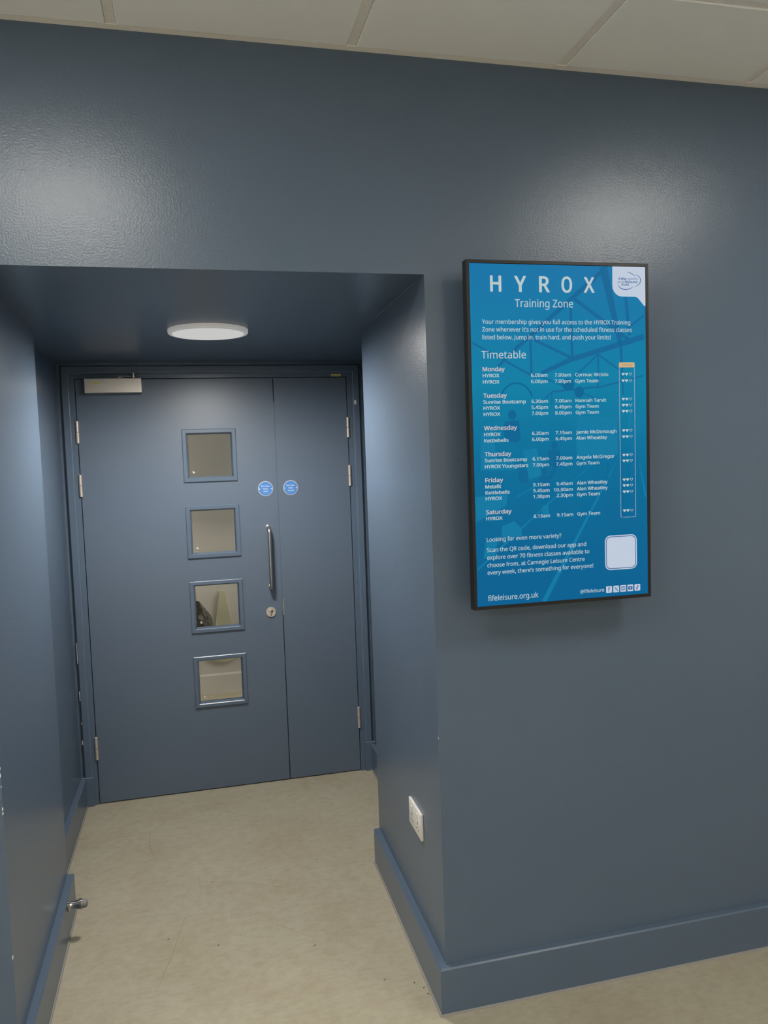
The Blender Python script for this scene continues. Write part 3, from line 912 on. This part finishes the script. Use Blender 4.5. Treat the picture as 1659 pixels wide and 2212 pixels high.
for z, (cn, cw), t0, t1, (pn, pw), hz in ROWS:
    line('timetable_lettering', 's_text', cn, -.2336, z / 1000, cw / 1000, .0092, Y4, .022)
    line('timetable_lettering', 's_text', t0, -.0918, z / 1000, .0497, .0090, Y4, .018)
    w = .0583 if len(t1) == 7 else .0499
    line('timetable_lettering', 's_text', t1, .0291 - w, z / 1000, w, .0090, Y4, .018)
    line('timetable_lettering', 's_text', pn, .0419, z / 1000, pw / 1000, .0092, Y4, .018)
    for k, hxx in enumerate((191.2, 202.2, 214.4)):
        P = heart(bh, hxx, hz, 4.7, Y4)
        tgt = bh if k < 2 else bo
        if k < 2:
            vs = [bh.verts.new((p[0] / 1000, Y4, p[1] / 1000)) for p in P]
            bmesh.ops.triangulate(bh, faces=[bh.faces.new(vs)])
        else:
            Q = heart(bo, hxx, hz, 3.5, Y4)
            a = [bo.verts.new((p[0] / 1000, Y4, p[1] / 1000)) for p in P]; b = [bo.verts.new((p[0] / 1000, Y4, p[1] / 1000)) for p in Q]
            for i in range(24): bo.faces.new((a[i], a[(i + 1) % 24], b[(i + 1) % 24], b[i]))
pieces('filled_heart', bh, 's_text'); pieces('hollow_heart', bo, 's_text')
bm = B()
for t, z, w in DAYS: line('day_lettering', 's_day', t, -.2334, z / 1000, w / 1000, .0112, Y4, .024)
# intensity column
bm = B(); poly(bm, rrect(178.5, 228.2, 187.8, 202, 4, 6, (1, 1, 0, 0)), Y4)
obj('intensity_tab', bm, 's_orange', panel)
bm = B()
O, I = rrect(178.6, 228.2, -243, 189, 5), rrect(180.4, 226.4, -241.2, 189, 4)
a = [bm.verts.new((p[0] / 1000, Y3, p[1] / 1000)) for p in O]; b = [bm.verts.new((p[0] / 1000, Y3, p[1] / 1000)) for p in I]
for i in range(len(O)): bm.faces.new((a[i], a[(i + 1) % len(O)], b[(i + 1) % len(O)], b[i]))
obj('intensity_border', bm, 's_pink', panel)
bm = B(); put_text(bm, 'Intensity', .1884, .1925, .031, .0062, Y5, .0)
obj('intensity_lettering', bm, 's_grey', panel)
# footer
bm = B()
for t, z, w in (('Looking for even more variety?', -289.6, 224.8), ('Scan the QR code, download our app and', -318.5, 301.3), ('explore over 70 fitness classes available to', -339.9, 311),
                ('choose from, at Carnegie Leisure Centre', -361.3, 295.9), ('every week, there’s something for everyone!', -382.2, 322.6)):
    line('footer_lettering', 's_text', t, -.2332, z / 1000, w / 1000, .0113, Y4, .008)
line('web_lettering', 's_text', 'fifeleisure.org.uk', -.2337, -.4561, .1515, .0148, Y4, .006)
line('handle_lettering', 's_text', '@fifeleisure', .0478, -.4546, .0754, .0098, Y4, .008)
bm = B(); poly(bm, rrect(127.5, 229.5, -393.6, -293, 17, 8), Y3)
qr = obj('code_card', bm, 's_white', panel, label='blank white card with rounded corners')
bm = B()
O, I = rrect(130.5, 226.5, -390.6, -296, 14.5, 8), rrect(132.6, 224.4, -388.5, -298.1, 13, 8)
a = [bm.verts.new((p[0] / 1000, Y4, p[1] / 1000)) for p in O]; b = [bm.verts.new((p[0] / 1000, Y4, p[1] / 1000)) for p in I]
for i in range(len(O)): bm.faces.new((a[i], a[(i + 1) % len(O)], b[(i + 1) % len(O)], b[i]))
obj('code_card_border', bm, 's_navy', panel)
bm = B(); bi = B()
for k, x0 in enumerate((129.4, 152.2, 175.0, 197.8, 220.6)):
    poly(bm, rrect(x0, x0 + 18.6, -459.8, -440.3, 2, 3), Y3)
    cx, cz = x0 + 9.3, -450
    if k == 0: put_text(bi, 'f', (cx) / 1000, (cz - 6) / 1000, .0066, .0118, Y4, .03, 'C')
    if k == 1: 
        strip(bi, (cx - 5, cz + 6), (cx + 5, cz - 6), 2.4, Y4); strip(bi, (cx + 5, cz + 6), (cx - 5, cz - 6), .9, Y4)
    if k == 2:
        for (a, b, w) in (((cx - 6, cz + 5), (cx + 6, cz + 5), 2.2), ((cx - 6, cz - 5), (cx + 6, cz - 5), 1.8), ((cx - 5.5, cz + 5), (cx - 5.5, cz - 5), 1.6), ((cx + 5.5, cz + 5), (cx + 5.5, cz - 5), 1.6)): strip(bi, a, b, w, Y4)
        arc(bi, cx, cz - .3, 2.8, 2.8, 0, 360, 1.5, Y4)
    if k == 3:
        O, I = rrect(cx - 7, cx + 7, cz - 5, cz + 5, 2.2, 4), [(cx - 2, cz + 2.6)] 
        poly(bi, [(cx - 7, cz - 4), (cx - 6, cz - 5), (cx - 2, cz - 5), (cx - 2, cz + 5), (cx - 6, cz + 5), (cx - 7, cz + 4)], Y4)
        poly(bi, [(cx - 2, cz + 5), (cx - 2, cz + 3), (cx + 3, cz), (cx + 7, cz), (cx + 7, cz + 4), (cx + 6, cz + 5)], Y4)
        poly(bi, [(cx - 2, cz - 5), (cx + 6, cz - 5), (cx + 7, cz - 4), (cx + 7, cz), (cx + 3, cz), (cx - 2, cz - 3)], Y4)
    if k == 4:
        strip(bi, (cx + .8, cz + 6.5), (cx + .8, cz - 3), 2.2, Y4); arc(bi, cx - 1.6, cz - 3, 2.6, 2.6, 0, 360, 1.8, Y4); arc(bi, cx + 5, cz + 6, 3.4, 3.4, 180, 270, 1.8, Y4)
pieces('social_tile', bm, 's_white'); obj('social_icons', bi, 's_navy', panel)

# ------------------------------------------------------------------ in the store room
sl = empty('store_fill_light', (3.3, 2.65, 2.5), 'unseen flat rectangular light added to light the room behind the door', 'ceiling light')  # added out of view, set far right so the far wall darkens upwards
bm = B(); box(bm, -.62, .62, -.32, .32, -.02, 0); obj('frame', bm, 'tee', sl)
bm = B(); box(bm, -.60, .60, -.30, .30, -.024, -.02); obj('diffuser', bm, 'store_light', sl)

# pale yellow tapered board hung on the far wall
yb = empty('tapered_board', (.664, YST, .22), 'pale yellow tapered board on far wall seen through lower panes', 'board')
prof = [(-.090, .035), (-.021, .495), (.021, .495), (.093, .035)] + [(.093 - .183 * k / 8, .035 - .035 * math.sin(math.pi * k / 8)) for k in range(1, 8)]
bm = B(); extrude_y(bm, prof, -.014, 0)
obj('board_face', bm, 'pale_yellow', yb)
bm = B(); extrude_y(bm, [(-.021, .495), (-.018, .512), (.018, .512), (.021, .495)], -.010, 0)
obj('hanging_tab', bm, 'pale_yellow', yb)

# crumpled black bin bag hanging from a hook on the pier
random.seed(4)
bag = empty('bin_bag', (.497, 3.20, .44), 'crumpled shiny black plastic bag behind the third pane', 'bag')
bm = B()
bmesh.ops.create_icosphere(bm, subdivisions=4, radius=1.0)
ph = [Vector((random.uniform(-1, 1), random.uniform(-1, 1), random.uniform(-1, 1))).normalized() for _ in range(60)]
hh = [random.uniform(.70, .98) for _ in ph]
for v in bm.verts:
    d = v.co.normalized(); r = 1.25
    for n, h in zip(ph, hh):
        k = d.dot(n)
        if k > 0: r = min(r, h / k + .03 * math.sin(9 * d.x + 7 * d.z) + .015 * math.sin(23 * d.y + 17 * d.x))
    v.co = d * r
    x, y, z = v.co
    tp = 1.0 - .50 * max(0, -z - .1)
    sk = .018 * z if z > 0 else 0
    v.co = Vector((x * .098 * tp - sk, y * .095 * tp, .142 + z * .155))
obj('bag_body', bm, 'bag', bag)
bm = B(); tube(bm, [(-.05, .118, .30), (-.05, .09, .30), (-.045, .06, .27), (-.04, .03, .22)], .008, 8)
obj('knot', bm, 'bag', bag)
